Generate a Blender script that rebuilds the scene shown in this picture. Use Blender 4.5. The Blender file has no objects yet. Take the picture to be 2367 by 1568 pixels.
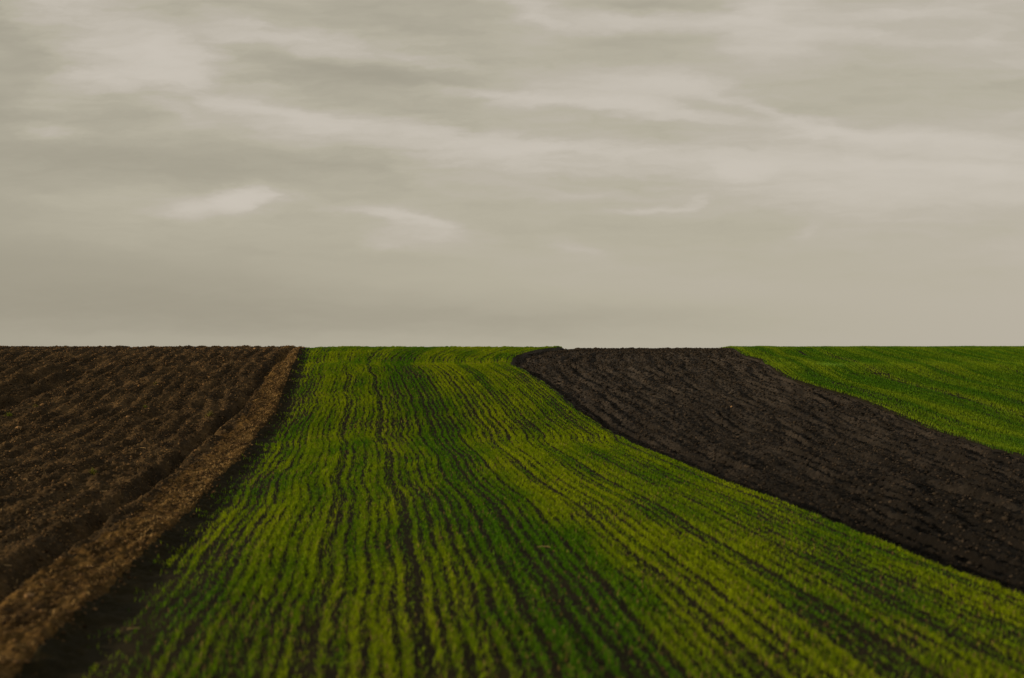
import bpy, math
import numpy as np

rng = np.random.default_rng(7)
R = math.radians
scene = bpy.context.scene
COL = scene.collection

# ------------------------------------------------------------------ camera frame (pixel units of a 2367 px wide picture)
FPX, CX, HY = 3288.0, 1183.5, 802.0
CAM_H = 4.0

# ------------------------------------------------------------------ lie of the land: drop below eye level with distance
_hD = np.array([-400, -60, 8, 20, 30, 40, 46, 50, 53, 56, 58.5, 61, 66, 70, 74, 78, 82, 84, 86, 88.5, 91, 95, 99, 103, 107, 113, 125, 150, 200, 400, 900.])
_hH = np.array([5.0, 4.3, 4.0, 4.0, 4.0, 3.98, 3.92, 3.83, 3.79, 3.74, 3.62, 3.42, 2.92, 2.55, 2.15, 1.72, 1.30, 1.12, 1.05, 1.01, .84, .48, .22, .09, .05, .12, .5, 1.7, 4.2, 12.5, 22.])
_dd = np.linspace(-60, 900, 9601)
_hh = np.interp(_dd, _hD, _hH)
_k = np.exp(-0.5 * (np.arange(-20, 21) / 7.0) ** 2); _k /= _k.sum()
_hh = np.convolve(np.pad(_hh, 20, mode='edge'), _k, mode='valid')
def hprof(y):
    return np.interp(y, _dd, _hh)
_vis = (_dd >= 6) & (_dd <= 107)
_ratio = np.minimum.accumulate(_hh[_vis] / _dd[_vis])
def dist_of(py):                       # picture row -> distance on the land
    t = (np.asarray(py, float) - HY) / FPX
    return np.interp(-t, -_ratio, _dd[_vis])
def ground_line(pts):                  # picture polyline -> function x(distance)
    p = np.array(pts, float)
    D = dist_of(p[:, 1]); X = (p[:, 0] - CX) / FPX * D
    o = np.argsort(D); D, X = D[o], X[o]
    keep = np.concatenate([[True], np.diff(D) > 0.05]); D, X = D[keep], X[keep]
    lo = (X[2] - X[0]) / (D[2] - D[0]); hi = (X[-1] - X[-4]) / (D[-1] - D[-4])
    D2 = np.concatenate([[-60], D, [900]])
    X2 = np.concatenate([[X[0] + lo * (-60 - D[0])], X, [X[-1] + hi * (900 - D[-1])]])
    g = np.linspace(-60, 900, 4801); v = np.interp(g, D2, X2)
    kk = np.exp(-0.5 * (np.arange(-12, 13) / 4.0) ** 2); kk /= kk.sum()
    v = np.convolve(np.pad(v, 12, mode='edge'), kk, mode='valid')
    return lambda y: np.interp(y, g, v)

B1 = ground_line([(692, 806), (669, 855), (648, 909), (632, 955), (585, 1009), (551, 1060), (497, 1107), (444, 1174), (356, 1252), (289, 1316), (235, 1370), (175, 1413), (148, 1440), (15, 1568)])
B2 = ground_line([(1285, 804.5), (1184, 826), (1176, 845), (1228, 868), (1270, 897), (1310, 929), (1340, 956), (1387, 986), (1438, 1016), (1491, 1040), (1572, 1073), (1673, 1117), (1807, 1161), (1891, 1198), (2109, 1289), (2277, 1353), (2367, 1393), (2860, 1600)])
B3 = ground_line([(1686, 804.5), (1720, 824), (1760, 832), (1777, 846), (1800, 865), (1841, 883), (1900, 900), (1975, 921), (2049, 949), (2123, 983), (2210, 1009), (2367, 1056), (2560, 1120), (2900, 1235)])
RUT = ground_line([(660, 818), (615, 858), (578, 909), (544, 952), (463, 1013), (400, 1077), (323, 1137), (242, 1191), (161, 1255), (118, 1289), (50, 1330), (0, 1360), (-260, 1568)])
RUT2 = ground_line([(262, 815), (228, 833), (168, 858), (84, 895), (0, 929), (-200, 1012), (-500, 1140)])
RUT3 = ground_line([(215, 812), (130, 850), (30, 890), (-100, 940), (-400, 1050)])

# ------------------------------------------------------------------ noise
def _hash(ix, iy, seed):
    h = (ix.astype(np.int64) * 374761393 + iy.astype(np.int64) * 668265263 + seed * 974634777) & 0xFFFFFFFF
    h = ((h ^ (h >> 13)) * 1274126177) & 0xFFFFFFFF
    h = ((h ^ (h >> 16)) * 2246822519) & 0xFFFFFFFF
    return h ^ (h >> 15)
def noise(x, y, seed=0):               # gradient noise, about -1..1
    x = np.asarray(x, float); y = np.asarray(y, float)
    x0 = np.floor(x); y0 = np.floor(y); fx = x - x0; fy = y - y0
    u = fx * fx * fx * (fx * (fx * 6 - 15) + 10); v = fy * fy * fy * (fy * (fy * 6 - 15) + 10)
    def g(dx, dy):
        a = _hash(x0 + dx, y0 + dy, seed) * (2 * math.pi / 4294967296.0)
        return np.cos(a) * (fx - dx) + np.sin(a) * (fy - dy)
    n0 = g(0, 0) * (1 - u) + g(1, 0) * u
    n1 = g(0, 1) * (1 - u) + g(1, 1) * u
    return (n0 * (1 - v) + n1 * v) * 1.5
def fbm(x, y, seed, octs=3):
    s = 0.0; a = 1.0
    for k in range(octs):
        s = s + a * noise(x * 2 ** k, y * 2 ** k, seed + 17 * k); a *= 0.5
    return s
def sstep(a, b, x):
    t = np.clip((x - a) / (b - a), 0, 1); return t * t * (3 - 2 * t)

# ------------------------------------------------------------------ height of the land everywhere
def clods(x, y, seed):
    a = noise(x / .55, y / .6, seed); b = noise(x / .26, y / .28, seed + 1)
    c = noise(x / .13, y / .14, seed + 2); d = noise(x / .065, y / .07, seed + 3)
    b = np.sign(b) * np.abs(b) ** .75; c = np.sign(c) * np.abs(c) ** .7
    return .38 * a + .42 * b + .36 * c + .16 * d
def land(x, y, fine=True):
    x = np.asarray(x, float); y = np.asarray(y, float)
    z = CAM_H - hprof(y)
    if not fine:
        return z
    wob = .17 * fbm(x / 1.3, y / 1.7, 3, 4)
    d1 = x - B1(y) + wob + .16 * noise(x / .5, y / .8, 6) + .10 * noise(x / .22, y / .3, 7); d2 = x - B2(y) + wob * .8; d3 = x - B3(y) + wob * .8
    left = 1 - sstep(-1.5, -.9, d1)
    mid = sstep(.5, 1.0, d1) * (1 - sstep(-.15, .15, d2))
    track = np.clip(1 - left - sstep(.3, .9, d1), 0, 1)
    dark = sstep(-.1, .3, d2) * (1 - sstep(-.3, .1, d3))
    far = sstep(-.1, .3, d3)
    z = z + np.interp(d1, [-2.2, -1.3, -.55, -.05, .45, .85, 2.0], [.03, .05, .08, .10, -.07, -.08, 0.0])
    near_w = 1 + .35 * noise(y / 2.3, y * 0 + 3.3, 5)
    z = z - .27 * near_w * np.exp(-np.abs((x - RUT(y) + wob * .7) / .27) ** 2.2)
    z = z + .03 * np.exp(-((x - RUT(y) + wob * .7 - .52) / .24) ** 2) * left + .05 * np.exp(-((x - RUT(y) + wob * .7 + .5) / .22) ** 2)
    z = z - .58 * np.exp(-np.abs((x - RUT2(y) + wob) / .85) ** 2.4) * sstep(45, 62, y) * (1 - .9 * sstep(82, 95, y)) * (1 + .4 * noise(y / 4., y * 0, 8))
    z = z - .30 * np.exp(-((x - RUT3(y) + wob) / .45) ** 2) * sstep(45, 62, y) * (1 - .9 * sstep(82, 95, y))
    z = z + np.interp(d2, [-1.2, -.2, .02, .24, .7, 1.6], [0, .06, .04, -.17, -.2, -.1]) * (1 - sstep(-.25, .15, d3))
    # rolls left by the plough
    q = np.clip((x - B2(y)) / np.maximum(B3(y) - B2(y), .5), -.5, 1.5)
    ph = q * 15.5 + .42 * fbm(x / 2.2, y / 7.0, 21, 4)
    roll = .35 - 1.0 * np.abs(noise(ph * 1.15, y / 11.0, 22)) + .55 * noise(ph * 2.3, y / 5.0, 23) + .28 * np.sin(2 * math.pi * ph * 1.1)
    roll_amp = .15 * (1 + .5 * noise(x / 1.6, y / 6.0, 29)) * (1 - .75 * sstep(88, 101, y))
    z = z + dark * roll_amp * roll
    pl = (x - B1(y)) / .85 + .4 * fbm(x / 2.3, y / 4.0, 41, 2)
    z = z + left * .045 * np.sin(2 * math.pi * pl) * (1 + noise(x / 1.9, y / 4.4, 43))
    z = z + left * .075 * fbm(x / 1.5, y / 2.6, 47, 3)
    sc_ = 1 + .15 * dark
    cl = clods(x / sc_, y / (1 + .15 * dark), 60)
    cl = np.where(dark > .5, np.maximum(cl, -.28 + .3 * (cl + .28)), cl)
    amp = left * .115 + track * .095 + mid * .022 + dark * .105 + far * .02
    amp = amp * (1 + .5 * noise(x / 2.2, y / 2.6, 71))
    fade = (1 - sstep(112, 125, y)) * (1 - .55 * sstep(90, 101, y))
    return z + amp * cl * fade

# ------------------------------------------------------------------ mesh helpers
def link(name, me, mat=None, parent=None):
    if mat is not None: me.materials.append(mat)
    o = bpy.data.objects.new(name, me); COL.objects.link(o)
    if parent is not None: o.parent = parent
    return o
def mesh_np(name, verts, faces, nside):
    me = bpy.data.meshes.new(name)
    nv, nf = len(verts), len(faces)
    me.vertices.add(nv); me.vertices.foreach_set('co', np.ascontiguousarray(verts, np.float32).ravel())
    me.loops.add(nf * nside); me.loops.foreach_set('vertex_index', np.ascontiguousarray(faces, np.int32).ravel())
    me.polygons.add(nf); me.polygons.foreach_set('loop_start', np.arange(0, nf * nside, nside, dtype=np.int32))
    me.update(calc_edges=True)
    return me
def smooth(me):
    me.polygons.foreach_set('use_smooth', np.ones(len(me.polygons), bool))
def tint(me, cols):
    a = me.color_attributes.new('tint', 'FLOAT_COLOR', 'POINT')
    c = np.ones((len(cols), 4), np.float32); c[:, :3] = cols
    a.data.foreach_set('color', c.ravel())
def tag(o, label=None, cat=None, group=None, kind=None):
    if label: o['label'] = label
    if cat: o['category'] = cat
    if group: o['group'] = group
    if kind: o['kind'] = kind
    return o
def sheet(name, xl, xr, ys, cols, mat):
    """land between the two border lines xl(y), xr(y); cols run 0..1 between them"""
    Y = np.repeat(ys[:, None], len(cols), 1)
    a = xl(ys)[:, None]; b = xr(ys)[:, None]
    X = a + (b - a) * cols[None, :]
    Z = land(X, Y)
    v = np.stack([X, Y, Z], -1).reshape(-1, 3)
    nr, nc = Y.shape
    i = (np.arange(nr - 1)[:, None] * nc + np.arange(nc - 1)[None, :]).ravel()
    f = np.stack([i, i + 1, i + nc + 1, i + nc], 1)
    me = mesh_np(name, v, f, 4); smooth(me)
    return link(name, me, mat)
def steps(a, b, s0, s1):
    out = [a]
    while out[-1] < b:
        t = (out[-1] - a) / (b - a); out.append(out[-1] + s0 + (s1 - s0) * t)
    return np.array(out)
PRE = np.array([-58., -30, -12, -2, 4, 7]); POST = np.array([118., 124, 132, 145, 165, 200, 260, 350, 500, 800])

# ------------------------------------------------------------------ materials
def nodes_of(m):
    m.use_nodes = True; nt = m.node_tree; nt.nodes.clear(); return nt
def N(nt, t, **kw):
    n = nt.nodes.new(t)
    for k, v in kw.items(): setattr(n, k, v)
    return n
def soil(name, dark, mid, pale, bump=.5, fleck=None, fleck_at=.68, rough=.95, dry=False, streak=None, slant=6.6):  # dry: grades colour darker near, paler far, standing in for light falloff
    m = bpy.data.materials.new(name); nt = nodes_of(m); L = nt.links.new
    out = N(nt, 'ShaderNodeOutputMaterial'); b = N(nt, 'ShaderNodeBsdfPrincipled')
    b.inputs['Roughness'].default_value = rough; b.inputs['Specular IOR Level'].default_value = .05
    tc = N(nt, 'ShaderNodeTexCoord')
    n1 = N(nt, 'ShaderNodeTexNoise'); n1.inputs['Scale'].default_value = .55; n1.inputs['Detail'].default_value = 4
    n2 = N(nt, 'ShaderNodeTexNoise'); n2.inputs['Scale'].default_value = 6.0; n2.inputs['Detail'].default_value = 8; n2.inputs['Roughness'].default_value = .7
    if streak:
        sm = N(nt, 'ShaderNodeMapping', vector_type='TEXTURE'); sm.inputs['Scale'].default_value = [1 / v for v in streak]; sm.inputs['Rotation'].default_value = (0, 0, R(slant))
        L(tc.outputs['Object'], sm.inputs['Vector']); L(sm.outputs[0], n1.inputs['Vector'])
    else:
        L(tc.outputs['Object'], n1.inputs['Vector'])
    L(tc.outputs['Object'], n2.inputs['Vector'])
    ad = N(nt, 'ShaderNodeMath', operation='MULTIPLY_ADD'); ad.inputs[1].default_value = (.42 if dry else .75) if streak else .45
    L(n1.outputs['Fac'], ad.inputs[0])
    m2 = N(nt, 'ShaderNodeMath', operation='MULTIPLY'); m2.inputs[1].default_value = (.66 if dry else .35) if streak else .62
    L(n2.outputs['Fac'], m2.inputs[0]); L(m2.outputs[0], ad.inputs[2])
    cr = N(nt, 'ShaderNodeValToRGB'); e = cr.color_ramp.elements
    e[0].position = .36; e[0].color = (*dark, 1); e[1].position = .74; e[1].color = (*pale, 1)
    k = e.new(.54); k.color = (*mid, 1)
    L(ad.outputs[0], cr.inputs['Fac'])
    col = cr.outputs['Color']
    if fleck:
        n3 = N(nt, 'ShaderNodeTexNoise'); n3.inputs['Scale'].default_value = 16; n3.inputs['Detail'].default_value = 3
        L(tc.outputs['Object'], n3.inputs['Vector'])
        r = N(nt, 'ShaderNodeMapRange'); r.inputs['From Min'].default_value = fleck_at; r.inputs['From Max'].default_value = fleck_at + .07
        L(n3.outputs['Fac'], r.inputs['Value'])
        mx = N(nt, 'ShaderNodeMix', data_type='RGBA'); mx.inputs['B'].default_value = (*fleck, 1)
        L(r.outputs['Result'], mx.inputs['Factor']); L(col, mx.inputs['A']); col = mx.outputs['Result']
    if dry:                            # near ground darkened, far slope lightened: light falloff put into the soil colour
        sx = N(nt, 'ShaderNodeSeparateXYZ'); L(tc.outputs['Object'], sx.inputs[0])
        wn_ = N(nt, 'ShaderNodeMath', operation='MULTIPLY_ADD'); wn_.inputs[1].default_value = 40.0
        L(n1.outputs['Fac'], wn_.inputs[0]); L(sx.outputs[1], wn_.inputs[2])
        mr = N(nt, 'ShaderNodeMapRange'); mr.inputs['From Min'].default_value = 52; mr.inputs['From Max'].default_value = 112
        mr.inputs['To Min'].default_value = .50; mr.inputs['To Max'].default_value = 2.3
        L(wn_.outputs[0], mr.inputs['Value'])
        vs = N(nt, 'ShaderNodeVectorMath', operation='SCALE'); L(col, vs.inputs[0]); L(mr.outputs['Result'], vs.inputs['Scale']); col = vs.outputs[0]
    L(col, b.inputs['Base Color'])
    bn = N(nt, 'ShaderNodeTexNoise'); bn.inputs['Scale'].default_value = 22; bn.inputs['Detail'].default_value = 5; bn.inputs['Roughness'].default_value = .65
    L(tc.outputs['Object'], bn.inputs['Vector'])
    bp = N(nt, 'ShaderNodeBump'); bp.inputs['Strength'].default_value = bump; bp.inputs['Distance'].default_value = .04
    L(bn.outputs['Fac'], bp.inputs['Height']); L(bp.outputs['Normal'], b.inputs['Normal'])
    L(b.outputs[0], out.inputs['Surface'])
    return m
def leafy(name, rough=.6, trans=.35):
    m = bpy.data.materials.new(name); nt = nodes_of(m); L = nt.links.new
    out = N(nt, 'ShaderNodeOutputMaterial'); b = N(nt, 'ShaderNodeBsdfPrincipled')
    at = N(nt, 'ShaderNodeAttribute', attribute_name='tint')
    b.inputs['Roughness'].default_value = rough; b.inputs['Specular IOR Level'].default_value = .05
    L(at.outputs['Color'], b.inputs['Base Color'])
    t = N(nt, 'ShaderNodeBsdfTranslucent'); L(at.outputs['Color'], t.inputs['Color'])
    mx = N(nt, 'ShaderNodeMixShader'); mx.inputs[0].default_value = trans
    L(b.outputs[0], mx.inputs[1]); L(t.outputs[0], mx.inputs[2]); L(mx.outputs[0], out.inputs['Surface'])
    return m
M_left = soil('brown_soil', (.012, .0085, .0046), (.028, .019, .0095), (.085, .055, .025), .7, (.16, .105, .045), .65, streak=(2.6, .5, 1))
M_track = soil('track_soil', (.015, .0095, .0038), (.043, .0255, .0085), (.125, .076, .024), .8, (.18, .115, .043), .64, streak=(5.0, .8, 1))
M_dark = soil('dark_soil', (.0075, .0066, .0058), (.0135, .0118, .0103), (.030, .0255, .022), .8, (.08, .064, .05), .72, dry=True, streak=(2.4, .5, 1), slant=-6)  # near-dark to far-pale falloff of light is painted into this soil
M_crop_soil = soil('crop_soil', (.0075, .0068, .0032), (.014, .012, .0055), (.026, .020, .010), .6)
M_ground = soil('far_ground', (.03, .028, .012), (.05, .045, .018), (.07, .06, .03), .2)
M_leaf = leafy('crop_leaf')
M_straw = leafy('dry_straw', .7, .2)
M_clod = leafy('clod_soil', .95, .0)

# ------------------------------------------------------------------ the fields
lane = lambda y: B1(y) - 1.15 - .6 * (1 - sstep(19, 30, np.asarray(y, float))) + .26 * noise(np.asarray(y) / 1.3, np.asarray(y) * 0, 31) + .16 * noise(np.asarray(y) / .45, np.asarray(y) * 0, 32)
view_l = lambda y: np.minimum(-.375 * np.maximum(y, 0) - 5.0, lane(y) - 4)
view_r = lambda y: np.maximum(np.maximum(.375 * np.maximum(y, 0) + 5.0, B3(y) + 4), 12)
def outer(line, far):
    return lambda y: np.full_like(np.asarray(y, float), far)
ysf = np.concatenate([PRE, steps(10, 112, .05, .085), POST])
f_left = sheet('ploughed_field', view_l, lane, ysf, np.linspace(0, 1, 480), M_left)
tag(f_left, 'bare brown ploughed field with clods and wheel ruts, left of the green strip', 'field', kind='structure')
f_track = sheet('track', lane, lambda y: B1(y) + .1, ysf, np.linspace(0, 1, 60), M_track)
tag(f_track, 'raised strip of dry orange-brown earth between brown field and green crop', 'track', kind='structure')
ysm = np.concatenate([PRE, steps(10, 112, .08, .12), POST])
f_mid = sheet('crop_field', lambda y: B1(y) + .1, B2, ysm, np.linspace(0, 1, 330), M_crop_soil)
tag(f_mid, 'dark soil under the sown green strip running up to the skyline', 'field', kind='structure')
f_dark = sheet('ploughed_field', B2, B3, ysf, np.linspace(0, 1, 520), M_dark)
tag(f_dark, 'dark freshly ploughed field between the two green fields', 'field', kind='structure')
ysr = np.concatenate([PRE, steps(10, 30, 1, 1), steps(31, 112, .14, .16), POST])
f_far = sheet('crop_field', B3, view_r, ysr, np.linspace(0, 1, 220), M_crop_soil)
tag(f_far, 'soil under the green field beyond the dark ploughed land', 'field', kind='structure')
# the land on either side, out of the picture, and the plain behind the rise
def plain(name, xl, xr):
    ys = np.concatenate([PRE, np.arange(10, 118, 2.0), POST])
    X0 = xl(ys); X1 = xr(ys); c = np.linspace(0, 1, 24)
    X = X0[:, None] + (X1 - X0)[:, None] * c[None]; Y = np.repeat(ys[:, None], 24, 1)
    Zl = land(X, Y); Zs = CAM_H - hprof(Y)
    w = np.minimum(np.minimum(c, 1 - c) * 8, 1)[None]
    edge = np.where(c[None] < .5, xl(ys)[:, None], xr(ys)[:, None])
    Z = Zs
    if xl(np.array([50.]))[0] > 0: Z = Zs * (1 - (c[None] == 0)) + Zl * (c[None] == 0)
    else: Z = Zs * (1 - (c[None] == 1)) + Zl * (c[None] == 1)
    v = np.stack([X, Y, Z], -1).reshape(-1, 3); nr, nc = Y.shape
    i = (np.arange(nr - 1)[:, None] * nc + np.arange(nc - 1)[None, :]).ravel()
    me = mesh_np(name, v, np.stack([i, i + 1, i + nc + 1, i + nc], 1), 4); smooth(me)
    return me
tag(link('terrain', plain('terrain', outer(None, -420.), view_l), M_left), kind='structure', label='brown land continuing past the left field', cat='land')
tag(link('terrain', plain('terrain', view_r, outer(None, 420.)), M_ground), kind='structure', label='green-brown land continuing past the far green field', cat='land')
g = 6000.0
gv = np.array([[-g, -g, -16.5], [g, -g, -16.5], [g, g, -16.5], [-g, g, -16.5]])
tag(link('ground', mesh_np('ground', gv, np.array([[0, 1, 2, 3]]), 4), M_ground), kind='structure', label='plain far beyond the fields', cat='ground')

# ------------------------------------------------------------------ blades, flakes and clods as one mesh each
def blades(name, P, ang, length, width, lean, cols, mat):
    """bent two-piece leaves: root pair, mid pair, tip"""
    n = len(P)
    dx, dy = np.cos(ang), np.sin(ang); sx, sy = -dy, dx
    up1 = length * .62 * np.cos(lean); out1 = length * .62 * np.sin(lean)
    l2 = np.minimum(lean + .55, 1.5)
    up2 = up1 + length * .38 * np.cos(l2); out2 = out1 + length * .38 * np.sin(l2)
    V = np.empty((n, 5, 3), np.float32)
    hw = width * .5
    for j, (s, o, u, w) in enumerate(((-1, 0, -.012, .8), (1, 0, -.012, .8), (1, 1, 1, 1), (-1, 1, 1, 1), (0, 2, 2, 0))):
        oo = (0, out1, out2)[o]; uu = (u if u < 0 else (up1 if u == 1 else up2))
        V[:, j, 0] = P[:, 0] + dx * oo + sx * hw * s * w
        V[:, j, 1] = P[:, 1] + dy * oo + sy * hw * s * w
        V[:, j, 2] = P[:, 2] + uu
    b = np.arange(n)[:, None] * 5
    T = np.concatenate([b + [0, 1, 2], b + [0, 2, 3], b + [3, 2, 4]], 1).reshape(-1, 3)
    me = mesh_np(name, V.reshape(-1, 3), T, 3); smooth(me)
    tint(me, np.repeat(cols, 5, 0))
    return link(name, me, mat)

def meander(y, s):
    a = .045 + .085 * sstep(42, 62, y) * (1 - .6 * sstep(90, 100, y))
    a = a * (1 - .55 * sstep(.35, .65, s))
    m = a * (1.3 * noise(y / 4.3, s * 2.2, 90) + .8 * noise(y / 2.1, s * 3.0, 91) + .3 * noise(y / 1.0, s * 5, 92))
    m = m + .34 * sstep(55.5, 58.2, y) * sstep(.5, .75, s) - .2 * sstep(84, 88, y) * sstep(.15, .5, s)
    return m

# central strip ------------------------------------------------
NROW = 66
P, A, LEN, WID, LEAN, COLR = [], [], [], [], [], []
for k in range(NROW):
    s = (k + .5) / NROW
    yy = [10.0]
    dens = lambda y: 105 if y < 32 else (95 if y < 60 else 80)
    ys = np.concatenate([rng.uniform(11, 32, int(21 * 170)), rng.uniform(32, 60, int(28 * 125)), rng.uniform(60, 113, int(53 * 85))])
    n = len(ys)
    w = B2(ys) - B1(ys)
    off = rng.normal(0, .036, n) * (.8 + .3 * rng.random()) * np.where(rng.random(n) < .22, 2.1, 1)
    x = B1(ys) + .15 + (w - .1) * s + meander(ys, s) + off + .035 * noise(ys / 2.6, np.full(n, k * 3.7), 95) + rng.normal() * .022
    # gaps along a row, thin patches, the wheel lines
    gap = noise(ys / .55, np.full(n, k * 3.1), 100) + .6 * noise(ys / 1.9, np.full(n, k * .8), 101)
    thin = fbm(x / 2.2, ys / 4.5, 110, 3)
    q = np.clip(.66 + .36 * rng.normal() + .45 * noise(np.full(n, k * 1.37), ys / 7., 115) + .30 * noise(np.full(n, k * 1.9), ys / 2.4, 117) + .25 * noise(np.full(n, k * .27), ys / 14., 116), 0, 1.15)
    p = (.86 + .40 * gap + .42 * thin + .15 * sstep(60, 85, ys)) * (.40 + .68 * q)
    nr = 1 - sstep(19, 30, ys)
    p = p * np.interp((x - B1(ys) + .5 * noise(ys / 1.6, x * 0 + 7, 5)) / (1 + .75 * nr), [.35, .75, 1.5, 2.6], [0, .22, .72, 1])
    p = p * (1 - nr * np.clip(.05 + .45 * fbm(x / 1.1, ys / 3.5, 112, 2), 0, .6))
    for sw, wid in ((.237, .012), (.345, .013), (.395, .012), (.79, .011)):
        p = p * (1 - .85 * np.exp(-((s - sw) / wid) ** 2))
    dense = sstep(.42, .62, s)
    p = np.clip(p + .10 * dense, 0, 1)
    keep = (rng.random(n) < p) & (x < B2(ys) + .05)
    ys, x, off, thin, gap, q = ys[keep], x[keep], off[keep], thin[keep], gap[keep], q[keep]; n = len(ys)
    P.append(np.stack([x, ys, land(x, ys)], 1))
    A.append(rng.uniform(0, 2 * math.pi, n))
    vig = 1 + .28 * fbm(x / 1.6, ys / 3.0, 120, 2)
    LEN.append((.105 - .012 * dense) * vig * (.55 + .55 * q) * rng.uniform(.6, 1.25, n))
    WID.append(np.interp(ys, [12, 30, 60, 100], [.010, .012, .019, .026]) * rng.uniform(.7, 1.3, n))
    LEAN.append(rng.uniform(.05, .8, n))
    yel = .10 + .48 * q + .55 * fbm(x / 2.6, ys / 9.0, 130, 3) + .32 * noise(np.full(n, k * 7.7), ys / 6.0, 131)
    yel = yel + .45 * np.exp(-((s - .645 + .012 * noise(ys / 5, ys * 0, 9)) / .05) ** 2) + .10 * sstep(.6, .8, s)
    yel = yel - .5 * np.exp(-((s - .50) / .07) ** 2)
    yel = np.clip(yel + rng.normal(0, .16, n), 0, 1)[:, None]
    c = np.array([.048, .134, .002]) * (1 - yel) + np.array([.185, .255, .002]) * yel
    dry = (rng.random(n) < .035 + .05 * (thin < -.35) + .07 * (1 - sstep(16, 26, ys)))[:, None]
    c = np.where(dry, np.array([.20, .145, .05]), c) * rng.uniform(.75, 1.2, (n, 1))
    COLR.append(c)
crop = blades('crop', np.concatenate(P), np.concatenate(A), np.concatenate(LEN), np.concatenate(WID), np.concatenate(LEAN), np.concatenate(COLR), M_leaf)
tag(crop, 'young green cereal crop sown in wavering rows up the central strip', 'crop', kind='stuff')

# far right field ------------------------------------------------
P, A, LEN, WID, LEAN, COLR = [], [], [], [], [], []
for k in range(150):
    dx = .12 + k * .21
    ys = rng.uniform(28, 112, int(84 * 95)); n = len(ys)
    x = B3(ys) + dx + .10 * noise(ys / 5., np.full(n, k * .15), 140) + rng.normal(0, .028, n)
    inside = x < .365 * ys + 4.5
    gap = noise(ys / 1.2, np.full(n, k * 2.3), 141)
    thin = fbm(x / 3.5, ys / 9., 142, 3)
    p = .80 + .25 * gap + .3 * thin + .24 * rng.normal() + .35 * fbm((x - B3(ys)) / 1.1, ys / 16., 144, 2)
    if k % 19 in (7, 8): p = p * .35
    if k < 2: p = p * .5
    hole = np.exp(-((x - 20.0) / 1.3) ** 2 - ((ys - 79.6) / .22) ** 2) + np.exp(-((x - 31.5) / .8) ** 2 - ((ys - 80.5) / .25) ** 2)
    keep = (rng.random(n) < np.clip(p - hole, 0, 1)) & inside
    ys, x, thin = ys[keep], x[keep], thin[keep]; n = len(ys)
    if n == 0: continue
    P.append(np.stack([x, ys, land(x, ys)], 1)); A.append(rng.uniform(0, 2 * math.pi, n))
    LEN.append(.115 * (1 + .12 * math.sin(k * .9) * math.sin(k * .37 + 1)) * (1 + .25 * fbm(x / 2.5, ys / 6., 143, 2)) * rng.uniform(.6, 1.25, n))
    WID.append(np.interp(ys, [30, 60, 100], [.018, .024, .034]) * rng.uniform(.7, 1.3, n))
    LEAN.append(rng.uniform(.05, .8, n))
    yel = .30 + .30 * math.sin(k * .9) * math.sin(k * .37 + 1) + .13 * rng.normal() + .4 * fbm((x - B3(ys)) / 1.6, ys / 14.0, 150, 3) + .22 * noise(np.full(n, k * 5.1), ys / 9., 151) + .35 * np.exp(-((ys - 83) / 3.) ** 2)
    yel = np.clip(yel + rng.normal(0, .06, n), 0, 1)[:, None]
    c = np.array([.046, .125, .005]) * (1 - yel) + np.array([.150, .225, .008]) * yel
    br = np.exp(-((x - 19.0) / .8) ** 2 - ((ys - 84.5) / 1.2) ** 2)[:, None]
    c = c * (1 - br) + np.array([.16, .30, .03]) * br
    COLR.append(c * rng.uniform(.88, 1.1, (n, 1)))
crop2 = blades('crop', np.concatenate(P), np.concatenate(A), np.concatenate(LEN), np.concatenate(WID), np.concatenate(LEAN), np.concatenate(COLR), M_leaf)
tag(crop2, 'dense deep green crop on the far field beyond the dark ploughed land', 'crop', kind='stuff')

# dry bits strewn on the bare soil --------------------------------
def strewn(name, x, y, size, cols, label, cat):
    n = len(x); z = land(x, y) + .004
    P = np.stack([x, y, z], 1)
    o = blades(name, P, rng.uniform(0, 2 * math.pi, n), size, size * rng.uniform(.08, .2, n), rng.uniform(.7, 1.5, n), cols, M_straw)
    return tag(o, label, cat, kind='stuff')
n = 30000
y = 12 + 98 * rng.random(n) ** 1.0; t = rng.beta(2.6, 1.2, n); x = lane(y) + t * (B1(y) - lane(y) + .12) - .05
k_ = fbm(x / .9, y / 2.0, 160, 2) > -.35; x, y = x[k_], y[k_]; n = len(x)
k_ = rng.random(n) < np.clip(.35 + .9 * noise(x / .35, y / 2.2, 161), .05, 1); x, y = x[k_], y[k_]; n = len(x)
u = rng.random((n, 1))
strewn('straw', x, y, rng.uniform(.04, .13, n) * np.interp(y, [12, 100], [.8, 1.5]), np.array([.19, .115, .04]) * (1 - u) + np.array([.36, .24, .10]) * u,
       'dry straw and dead grass strewn along the orange-brown track', 'straw')
n = 16000
y = 12 + 96 * rng.random(n); x = lane(y) - rng.random(n) ** 1.2 * (lane(y) - view_l(y))
u = rng.random((n, 1))
k_ = fbm(x / 1.6, y / 2.6, 165, 2) > -.1; x, y, u = x[k_], y[k_], u[k_]; n = len(x)
strewn('straw', x, y, rng.uniform(.04, .12, n) * np.interp(y, [12, 100], [.8, 1.8]), np.array([.13, .085, .035]) * (1 - u) + np.array([.25, .175, .085]) * u,
       'scattered dry stubble bits on the brown ploughed field', 'straw')

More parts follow.
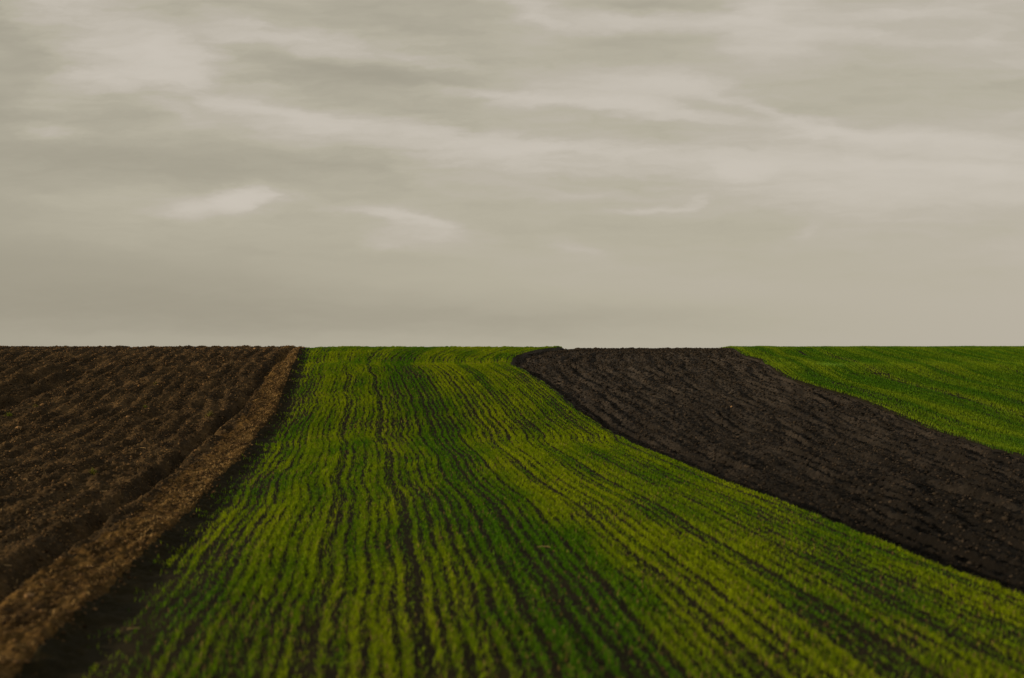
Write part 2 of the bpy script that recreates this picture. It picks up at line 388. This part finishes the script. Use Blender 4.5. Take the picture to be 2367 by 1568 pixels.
# clods: lumpy broken pieces ---------------------------------------
def ico(sub):
    import bmesh
    bm = bmesh.new(); bmesh.ops.create_icosphere(bm, subdivisions=sub, radius=1)
    v = np.array([q.co[:] for q in bm.verts]); f = np.array([[q.index for q in p.verts] for p in bm.faces]); bm.free()
    return v, f
IV, IF = ico(1)
def lumps(name, x, y, size, c0, c1, label):
    n = len(x); base = land(x, y)
    V = np.repeat(IV[None], n, 0) * rng.uniform(.6, 1.3, (n, len(IV), 1))
    a = rng.uniform(0, 2 * math.pi, n); ca, sa = np.cos(a)[:, None], np.sin(a)[:, None]
    V = V * np.stack([rng.uniform(.8, 1.5, n), rng.uniform(.6, 1.0, n), rng.uniform(.5, .85, n)], 1)[:, None]
    X = V[..., 0] * ca - V[..., 1] * sa; Y = V[..., 0] * sa + V[..., 1] * ca
    V = np.stack([X, Y, V[..., 2]], -1) * size[:, None, None]
    V += np.stack([x, y, base + size * .2], 1)[:, None]
    F = (IF[None] + (np.arange(n) * len(IV))[:, None, None]).reshape(-1, 3)
    me = mesh_np(name, V.reshape(-1, 3), F, 3)
    u = rng.random((n, 1)) ** 1.6
    tint(me, np.repeat(np.array(c0) * (1 - u) + np.array(c1) * u, len(IV), 0))
    return tag(link(name, me, M_clod), label, 'clods', kind='stuff')
n = 26000
y = 11 + 97 * rng.random(n) ** .9; x = B1(y) + .3 - rng.random(n) * (B1(y) - view_l(y))
lumps('clods', x, y, rng.uniform(.012, .04, n) * np.interp(y, [12, 50, 100], [.85, 1.15, 1.7]) * np.where(rng.random(n) < .06, 1.7, 1), (.018, .011, .006), (.15, .092, .042),
      'loose lumps of brown earth over the left ploughed field')
n = 30000
y = 18 + 90 * rng.random(n) ** .8; q = rng.random(n); x = B2(y) + .3 + q * (np.minimum(B3(y), .375 * y + 4) - B2(y) - .4)
lumps('clods', x, y, rng.uniform(.014, .05, n) * np.interp(y, [12, 50, 100], [.85, 1.1, 1.6]) * np.where(rng.random(n) < .06, 1.7, 1), (.009, .0075, .006), (.040, .032, .025),
      'loose lumps of dark earth over the ploughed field between the green ones')

# ------------------------------------------------------------------ single things one can point to
def spot(px, py):                      # source-photo pixel -> point on the land
    dx, dy = px * .9246, py * .9246
    D = float(dist_of(dy)); X = (dx - CX) / FPX * D
    return X, D, float(land(np.array([X]), np.array([D]))[0])
def lump_mesh(seed, size):
    r = np.random.default_rng(seed); v, f = ico(3)
    d = 1 + .30 * noise(v[:, 0] * 1.4 + seed, v[:, 1] * 1.4 + v[:, 2], seed) + .14 * noise(v[:, 0] * 3.5, v[:, 1] * 3.5 + v[:, 2] * 3, seed + 5)
    v = v * d[:, None] * np.array([1.25, .9, .7]) * size
    me = mesh_np('clod', v, f, 3)
    tint(me, np.repeat(np.array([[.19, .12, .06]]), len(v), 0) * (1 + .25 * noise(v[:, 0] / size * 3, v[:, 1] / size * 3, 3))[:, None])
    return me
clod_list = [
    (47, 1078, .10, 'pale orange clod by itself at the left edge of the brown field'),
    (320, 1050, .085, 'tan clod in the middle of the brown field, below the skyline ruts'),
    (637, 868 + 8, .11, 'pale lump on the brown field right under the skyline near the track'),
    (74, 1507, .055, 'small orange clod at the near end of the dry track'),
    (1830, 1013, .09, 'small pale stone on dark ploughed land beside the far green field edge')]
for i, (px, py, sz, lab) in enumerate(clod_list):
    o = link('clod', lump_mesh(11 + i, sz), M_clod); X, D, Zv = spot(px, py); o.location = (X, D, Zv + sz * .3); o.rotation_euler = (0, 0, i * 1.1)
    tag(o, lab, 'clod', 'pale clods lying on the bare fields')
def straw_mesh(length, seed):
    r = np.random.default_rng(seed); t = np.linspace(-.5, .5, 9); K = 6
    cx = t * length; cy = .10 * length * np.sin(t * 3 + seed); cz = .02 + .03 * length * np.cos(t * 4)
    rad = .006 * (1 - .3 * np.abs(t))
    a = np.arange(K) * 2 * math.pi / K
    V = np.stack([np.repeat(cx[:, None], K, 1), cy[:, None] + rad[:, None] * np.cos(a), cz[:, None] + rad[:, None] * np.sin(a)], -1).reshape(-1, 3)
    F = []
    for i in range(8):
        for j in range(K):
            F.append([i * K + j, i * K + (j + 1) % K, (i + 1) * K + (j + 1) % K, (i + 1) * K + j])
    me = mesh_np('straw_stalk', V, np.array(F), 4); smooth(me)
    tint(me, np.repeat(np.array([[.48, .34, .17]]), len(V), 0)); return me
straw_list = [
    (494, 1218, .26, 'dry pale straw stalk lying halfway along the track'),
    (262, 1231, .24, 'dry straw stalk lying on the brown field left of the rut'),
    (356, 1122, .30, 'dry straw stalk on the brown field, farthest one from the track'),
    (153, 1413, .20, 'pale straw stalk beside the near end of the long rut'),
    (227, 1427, .18, 'pale straw stalk on the near stretch of the track, by its grass side'),
    (16, 1432, .20, 'straw stalk at the very left edge just above the rut'),
    (334, 1567, .17, 'straw stalk lying on dark soil at the near left corner of the crop'),
    (1359, 1381, .26, 'long yellow straw stalk lying across the rows of the central crop')]
for i, (px, py, ln, lab) in enumerate(straw_list):
    o = link('straw_stalk', straw_mesh(ln, i), M_straw); X, D, Zv = spot(px, py); o.location = (X, D, Zv + (.09 if px > 1000 else .015)); o.rotation_euler = (0, 0, .15 * math.sin(i * 2.3))
    tag(o, lab, 'straw', 'single straw stalks on the soil')
weed_list = [
    (22, 1043, .20, (.13, .16, .02), 'green weed tuft at the left edge of the brown field'),
    (89, 1019, .16, (.13, .12, .03), 'olive weed tuft on the brown field below the wide upper ruts'),
    (363, 1023, .15, (.12, .14, .02), 'small green weed tuft mid brown field, high on the slope'),
    (523, 1046, .20, (.16, .15, .04), 'yellowish weed tuft beside the long rut below the skyline'),
    (233, 1184, .17, (.15, .15, .03), 'yellow-green weed tuft on the brown field, lowest of the tufts'),
    (388, 962, .14, (.15, .13, .04), 'tiny weed tuft near the top of the brown slope')]
for i, (px, py, sz, c, lab) in enumerate(weed_list):
    n = 46; r = np.random.default_rng(50 + i)
    P0 = np.zeros((n, 3)); P0[:, :2] = r.normal(0, sz * .28, (n, 2))
    X, D, Zv = spot(px, py)
    P0[:, 2] = land(P0[:, 0] + X, P0[:, 1] + D) - Zv
    cc = np.array(c)[None] * r.uniform(.6, 1.4, (n, 1))
    o = blades('weed_tuft', P0, r.uniform(0, 6.28, n), sz * r.uniform(.6, 1.2, n), np.full(n, .02) * r.uniform(.7, 1.4, n), r.uniform(.1, 1.1, n), cc, M_leaf)
    o.location = (X, D, Zv); tag(o, lab, 'weed', 'weed tufts on the brown field')

# ------------------------------------------------------------------ sky: Nishita behind a thin veil of streaky cloud
SUN_EL, SUN_AZ = R(13.0), R(17.0)      # light travels towards +X, a little towards +Y
wd = bpy.data.worlds.new('World'); scene.world = wd; wd.use_nodes = True
nt = wd.node_tree; nt.nodes.clear(); L = nt.links.new
out = N(nt, 'ShaderNodeOutputWorld'); bg = N(nt, 'ShaderNodeBackground'); bg.inputs['Strength'].default_value = .1
sky = N(nt, 'ShaderNodeTexSky', sky_type='NISHITA'); sky.sun_disc = False; sky.sun_elevation = SUN_EL
sdir = (-math.cos(SUN_AZ), -math.sin(SUN_AZ))
sky.sun_rotation = math.atan2(sdir[0], sdir[1])
sky.dust_density = 2.5; sky.air_density = 1.0
tc = N(nt, 'ShaderNodeTexCoord'); sp = N(nt, 'ShaderNodeSeparateXYZ'); L(tc.outputs['Generated'], sp.inputs[0])
def mt(op, a, b=None, c=None, clamp=False):
    n = N(nt, 'ShaderNodeMath', operation=op); n.use_clamp = clamp
    for i, v in enumerate((a, b, c)):
        if v is None: continue
        if isinstance(v, (int, float)): n.inputs[i].default_value = v
        else: L(v, n.inputs[i])
    return n.outputs[0]
ay = mt('MAXIMUM', mt('ABSOLUTE', sp.outputs[1]), .06)
uu = mt('DIVIDE', sp.outputs[0], ay); vv = mt('DIVIDE', sp.outputs[2], ay)
cb = N(nt, 'ShaderNodeCombineXYZ'); L(uu, cb.inputs[0]); L(vv, cb.inputs[1])
def tex(scale_x, scale_y, detail, rough=.55, z=0.0, rot=0.0, src=None, dist=0.0):
    mp = N(nt, 'ShaderNodeMapping'); mp.inputs['Scale'].default_value = (scale_x, scale_y, 1); mp.inputs['Location'].default_value = (z, z * .7, z)
    mp.inputs['Rotation'].default_value = (0, 0, rot)
    L(src or cb.outputs[0], mp.inputs['Vector'])
    n = N(nt, 'ShaderNodeTexNoise'); n.inputs['Scale'].default_value = 1; n.inputs['Detail'].default_value = detail; n.inputs['Roughness'].default_value = rough; n.inputs['Distortion'].default_value = dist
    L(mp.outputs[0], n.inputs['Vector']); return n
wn = tex(9, 24, 5, .62, 3.1, R(-4))
wv = N(nt, 'ShaderNodeVectorMath', operation='SUBTRACT'); L(wn.outputs['Color'], wv.inputs[0]); wv.inputs[1].default_value = (.5, .5, .5)
wm = N(nt, 'ShaderNodeVectorMath', operation='MULTIPLY'); L(wv.outputs[0], wm.inputs[0]); wm.inputs[1].default_value = (.06, .013, 0)
wa = N(nt, 'ShaderNodeVectorMath', operation='ADD'); L(wm.outputs[0], wa.inputs[0]); L(cb.outputs[0], wa.inputs[1])
wn2 = tex(24, 75, 5, .6, 7.7, R(-5))
wv2 = N(nt, 'ShaderNodeVectorMath', operation='SUBTRACT'); L(wn2.outputs['Color'], wv2.inputs[0]); wv2.inputs[1].default_value = (.5, .5, .5)
wm2 = N(nt, 'ShaderNodeVectorMath', operation='MULTIPLY'); L(wv2.outputs[0], wm2.inputs[0]); wm2.inputs[1].default_value = (.07, .012, 0)
wb = N(nt, 'ShaderNodeVectorMath', operation='ADD'); L(wm2.outputs[0], wb.inputs[0]); L(wa.outputs[0], wb.inputs[1])
W = wb.outputs[0]
BL = [(150, 20, 130, 40, 10, .8), (330, 105, 230, 75, 22, .75), (430, 160, 120, 45, 0, .6), (200, 205, 130, 50, -15, .4),
      (620, 75, 190, 30, 10, .6), (850, 112, 230, 25, 8, .75), (950, 142, 130, 14, 3, .7), (680, 135, 130, 16, 12, -.25), (880, 170, 220, 18, 5, -.25),
      (330, 215, 140, 12, 25, .35), (520, 235, 90, 10, 5, .35), (700, 268, 170, 20, 12, .5), (1000, 303, 170, 26, 5, .8), (900, 322, 270, 30, 6, .4),
      (1300, 336, 260, 16, 3, .7), (1180, 370, 360, 36, 3, .45), (1100, 210, 160, 8, 6, .6), (1250, 225, 150, 10, 6, .6), (1480, 245, 120, 18, 6, .8),
      (1600, 266, 170, 9, 6, .5), (1560, 190, 190, 25, 5, .5), (1750, 250, 120, 12, 20, .5), (1890, 300, 120, 12, 8, .7), (2120, 330, 300, 20, 4, .45),
      (1200, 14, 90, 14, 10, .6), (1240, 45, 60, 10, 10, .5), (1530, 50, 190, 18, -3, .6), (1770, 18, 120, 25, -15, .7), (1950, 80, 170, 15, 2, .6),
      (1760, 112, 90, 26, 0, .45), (2150, 20, 260, 20, -5, .4), (2310, 82, 100, 14, 0, .35), (1750, 380, 620, 65, 3, .4), (1710, 390, 60, 15, 0, .5),
      (2300, 400, 150, 12, 3, .5), (1850, 452, 220, 36, 5, .25), (1500, 482, 100, 7, -3, .5), (1560, 465, 40, 10, -20, .4), (1300, 455, 150, 10, 2, .35),
      (572, 458, 62, 26, 0, .9), (480, 476, 130, 20, -3, .55), (645, 460, 60, 12, 0, .35), (950, 503, 140, 11, 7, .75), (1000, 540, 110, 22, 5, .6),
      (900, 562, 60, 10, 0, .35), (130, 300, 70, 15, 3, .6), (30, 110, 60, 60, 0, -.3), (60, 345, 130, 24, 10, -.05), (100, 690, 520, 80, 0, -.62),
      (650, 730, 520, 55, 0, -.30), (-20, 480, 170, 260, 0, -.25), (300, 785, 700, 16, 0, .15), (1870, 540, 40, 14, -30, .3), (2080, 510, 100, 10, 2, .3),
      (1320, 572, 60, 16, 10, .3), (1480, 8, 200, 16, 2, -.6), (1450, 100, 260, 32, 0, -.35), (2050, 210, 280, 60, 0, -.2), (500, 390, 240, 40, 5, -.2), (1350, 745, 500, 35, 0, -.3)]
tot = None
for (px, py, rx, ry, an, am) in BL:
    mp = N(nt, 'ShaderNodeMapping', vector_type='TEXTURE')
    mp.inputs['Location'].default_value = ((px - CX) / FPX, (HY - py) / FPX, 0)
    mp.inputs['Rotation'].default_value = (0, 0, -R(an)); mp.inputs['Scale'].default_value = (rx / FPX, (ry * 1.08 + 3) / FPX, 1)
    L(W, mp.inputs['Vector'])
    dt = N(nt, 'ShaderNodeVectorMath', operation='DOT_PRODUCT'); L(mp.outputs[0], dt.inputs[0]); L(mp.outputs[0], dt.inputs[1])
    am *= 1.05
    e = mt('POWER', .37, dt.outputs['Value'])
    tot = mt('MULTIPLY_ADD', e, am, tot if tot is not None else 0.0)
st = tex(6, 34, 9, .62, 5.7, R(-4), W, .1)        # fine streaks
st2 = tex(3.0, 13, 4, .5, 9.3, R(-4), W, .3)    # broad veil
stv = mt('SUBTRACT', st.outputs['Fac'], .5); st2v = mt('SUBTRACT', st2.outputs['Fac'], .5)
up = mt('MULTIPLY', mt('SUBTRACT', vv, .02), 9.0, clamp=True)
brk = mt('MULTIPLY_ADD', stv, 2.6, 1.05)
tot = mt('MULTIPLY', tot, brk)
tex_sum = mt('MULTIPLY', mt('MULTIPLY_ADD', stv, 2.3, mt('MULTIPLY', st2v, 1.7)), up)
tot = mt('ADD', tot, tex_sum)
uc = mt('MAXIMUM', mt('MINIMUM', uu, .6), -.6)
tot = mt('MULTIPLY_ADD', uc, .75, tot)
fac = mt('MULTIPLY_ADD', mt('TANH', mt('MULTIPLY', tot, 1.1)), .46, .5, clamp=True)
cr = N(nt, 'ShaderNodeValToRGB'); e = cr.color_ramp.elements
e[0].position = .04; e[0].color = (.335, .305, .236, 1)
e[1].position = .96; e[1].color = (.612, .557, .482, 1)
k = e.new(.5); k.color = (.476, .437, .343, 1)
k = e.new(.66); k.color = (.510, .463, .384, 1)
L(fac, cr.inputs['Fac'])
sc = N(nt, 'ShaderNodeVectorMath', operation='SCALE'); sc.inputs['Scale'].default_value = 10.0; L(cr.outputs['Color'], sc.inputs[0])
mx = N(nt, 'ShaderNodeMix', data_type='RGBA'); mx.inputs['Factor'].default_value = .94
L(sky.outputs[0], mx.inputs['A']); L(sc.outputs[0], mx.inputs['B'])
L(mx.outputs['Result'], bg.inputs['Color']); L(bg.outputs[0], out.inputs['Surface'])

# ------------------------------------------------------------------ sun
sl = bpy.data.lights.new('sun', 'SUN'); sl.energy = 5.0; sl.angle = R(1.0); sl.color = (1.0, .76, .48)
so = bpy.data.objects.new('sun', sl); COL.objects.link(so)
from mathutils import Vector
ldir = Vector((math.cos(SUN_EL) * math.cos(SUN_AZ), math.cos(SUN_EL) * math.sin(SUN_AZ), -math.sin(SUN_EL)))
so.rotation_euler = ldir.to_track_quat('-Z', 'Y').to_euler(); so.location = (-40, -20, 30)

# ------------------------------------------------------------------ camera
cd = bpy.data.cameras.new('camera'); cd.sensor_width = 36; cd.lens = 50.0; cd.clip_start = .1; cd.clip_end = 20000
co = bpy.data.objects.new('camera', cd); COL.objects.link(co)
co.location = (0, 0, CAM_H); co.rotation_euler = (R(90) + math.atan((HY - 784) / FPX), 0, 0)
cd.dof.use_dof = True; cd.dof.focus_distance = 75; cd.dof.aperture_fstop = .72
scene.camera = co
scene.view_settings.view_transform = 'Standard'; scene.view_settings.look = 'None'
scene.view_settings.exposure = 0; scene.view_settings.gamma = 1
scene.cycles.max_bounces = 6; scene.cycles.diffuse_bounces = 3; scene.cycles.transmission_bounces = 3
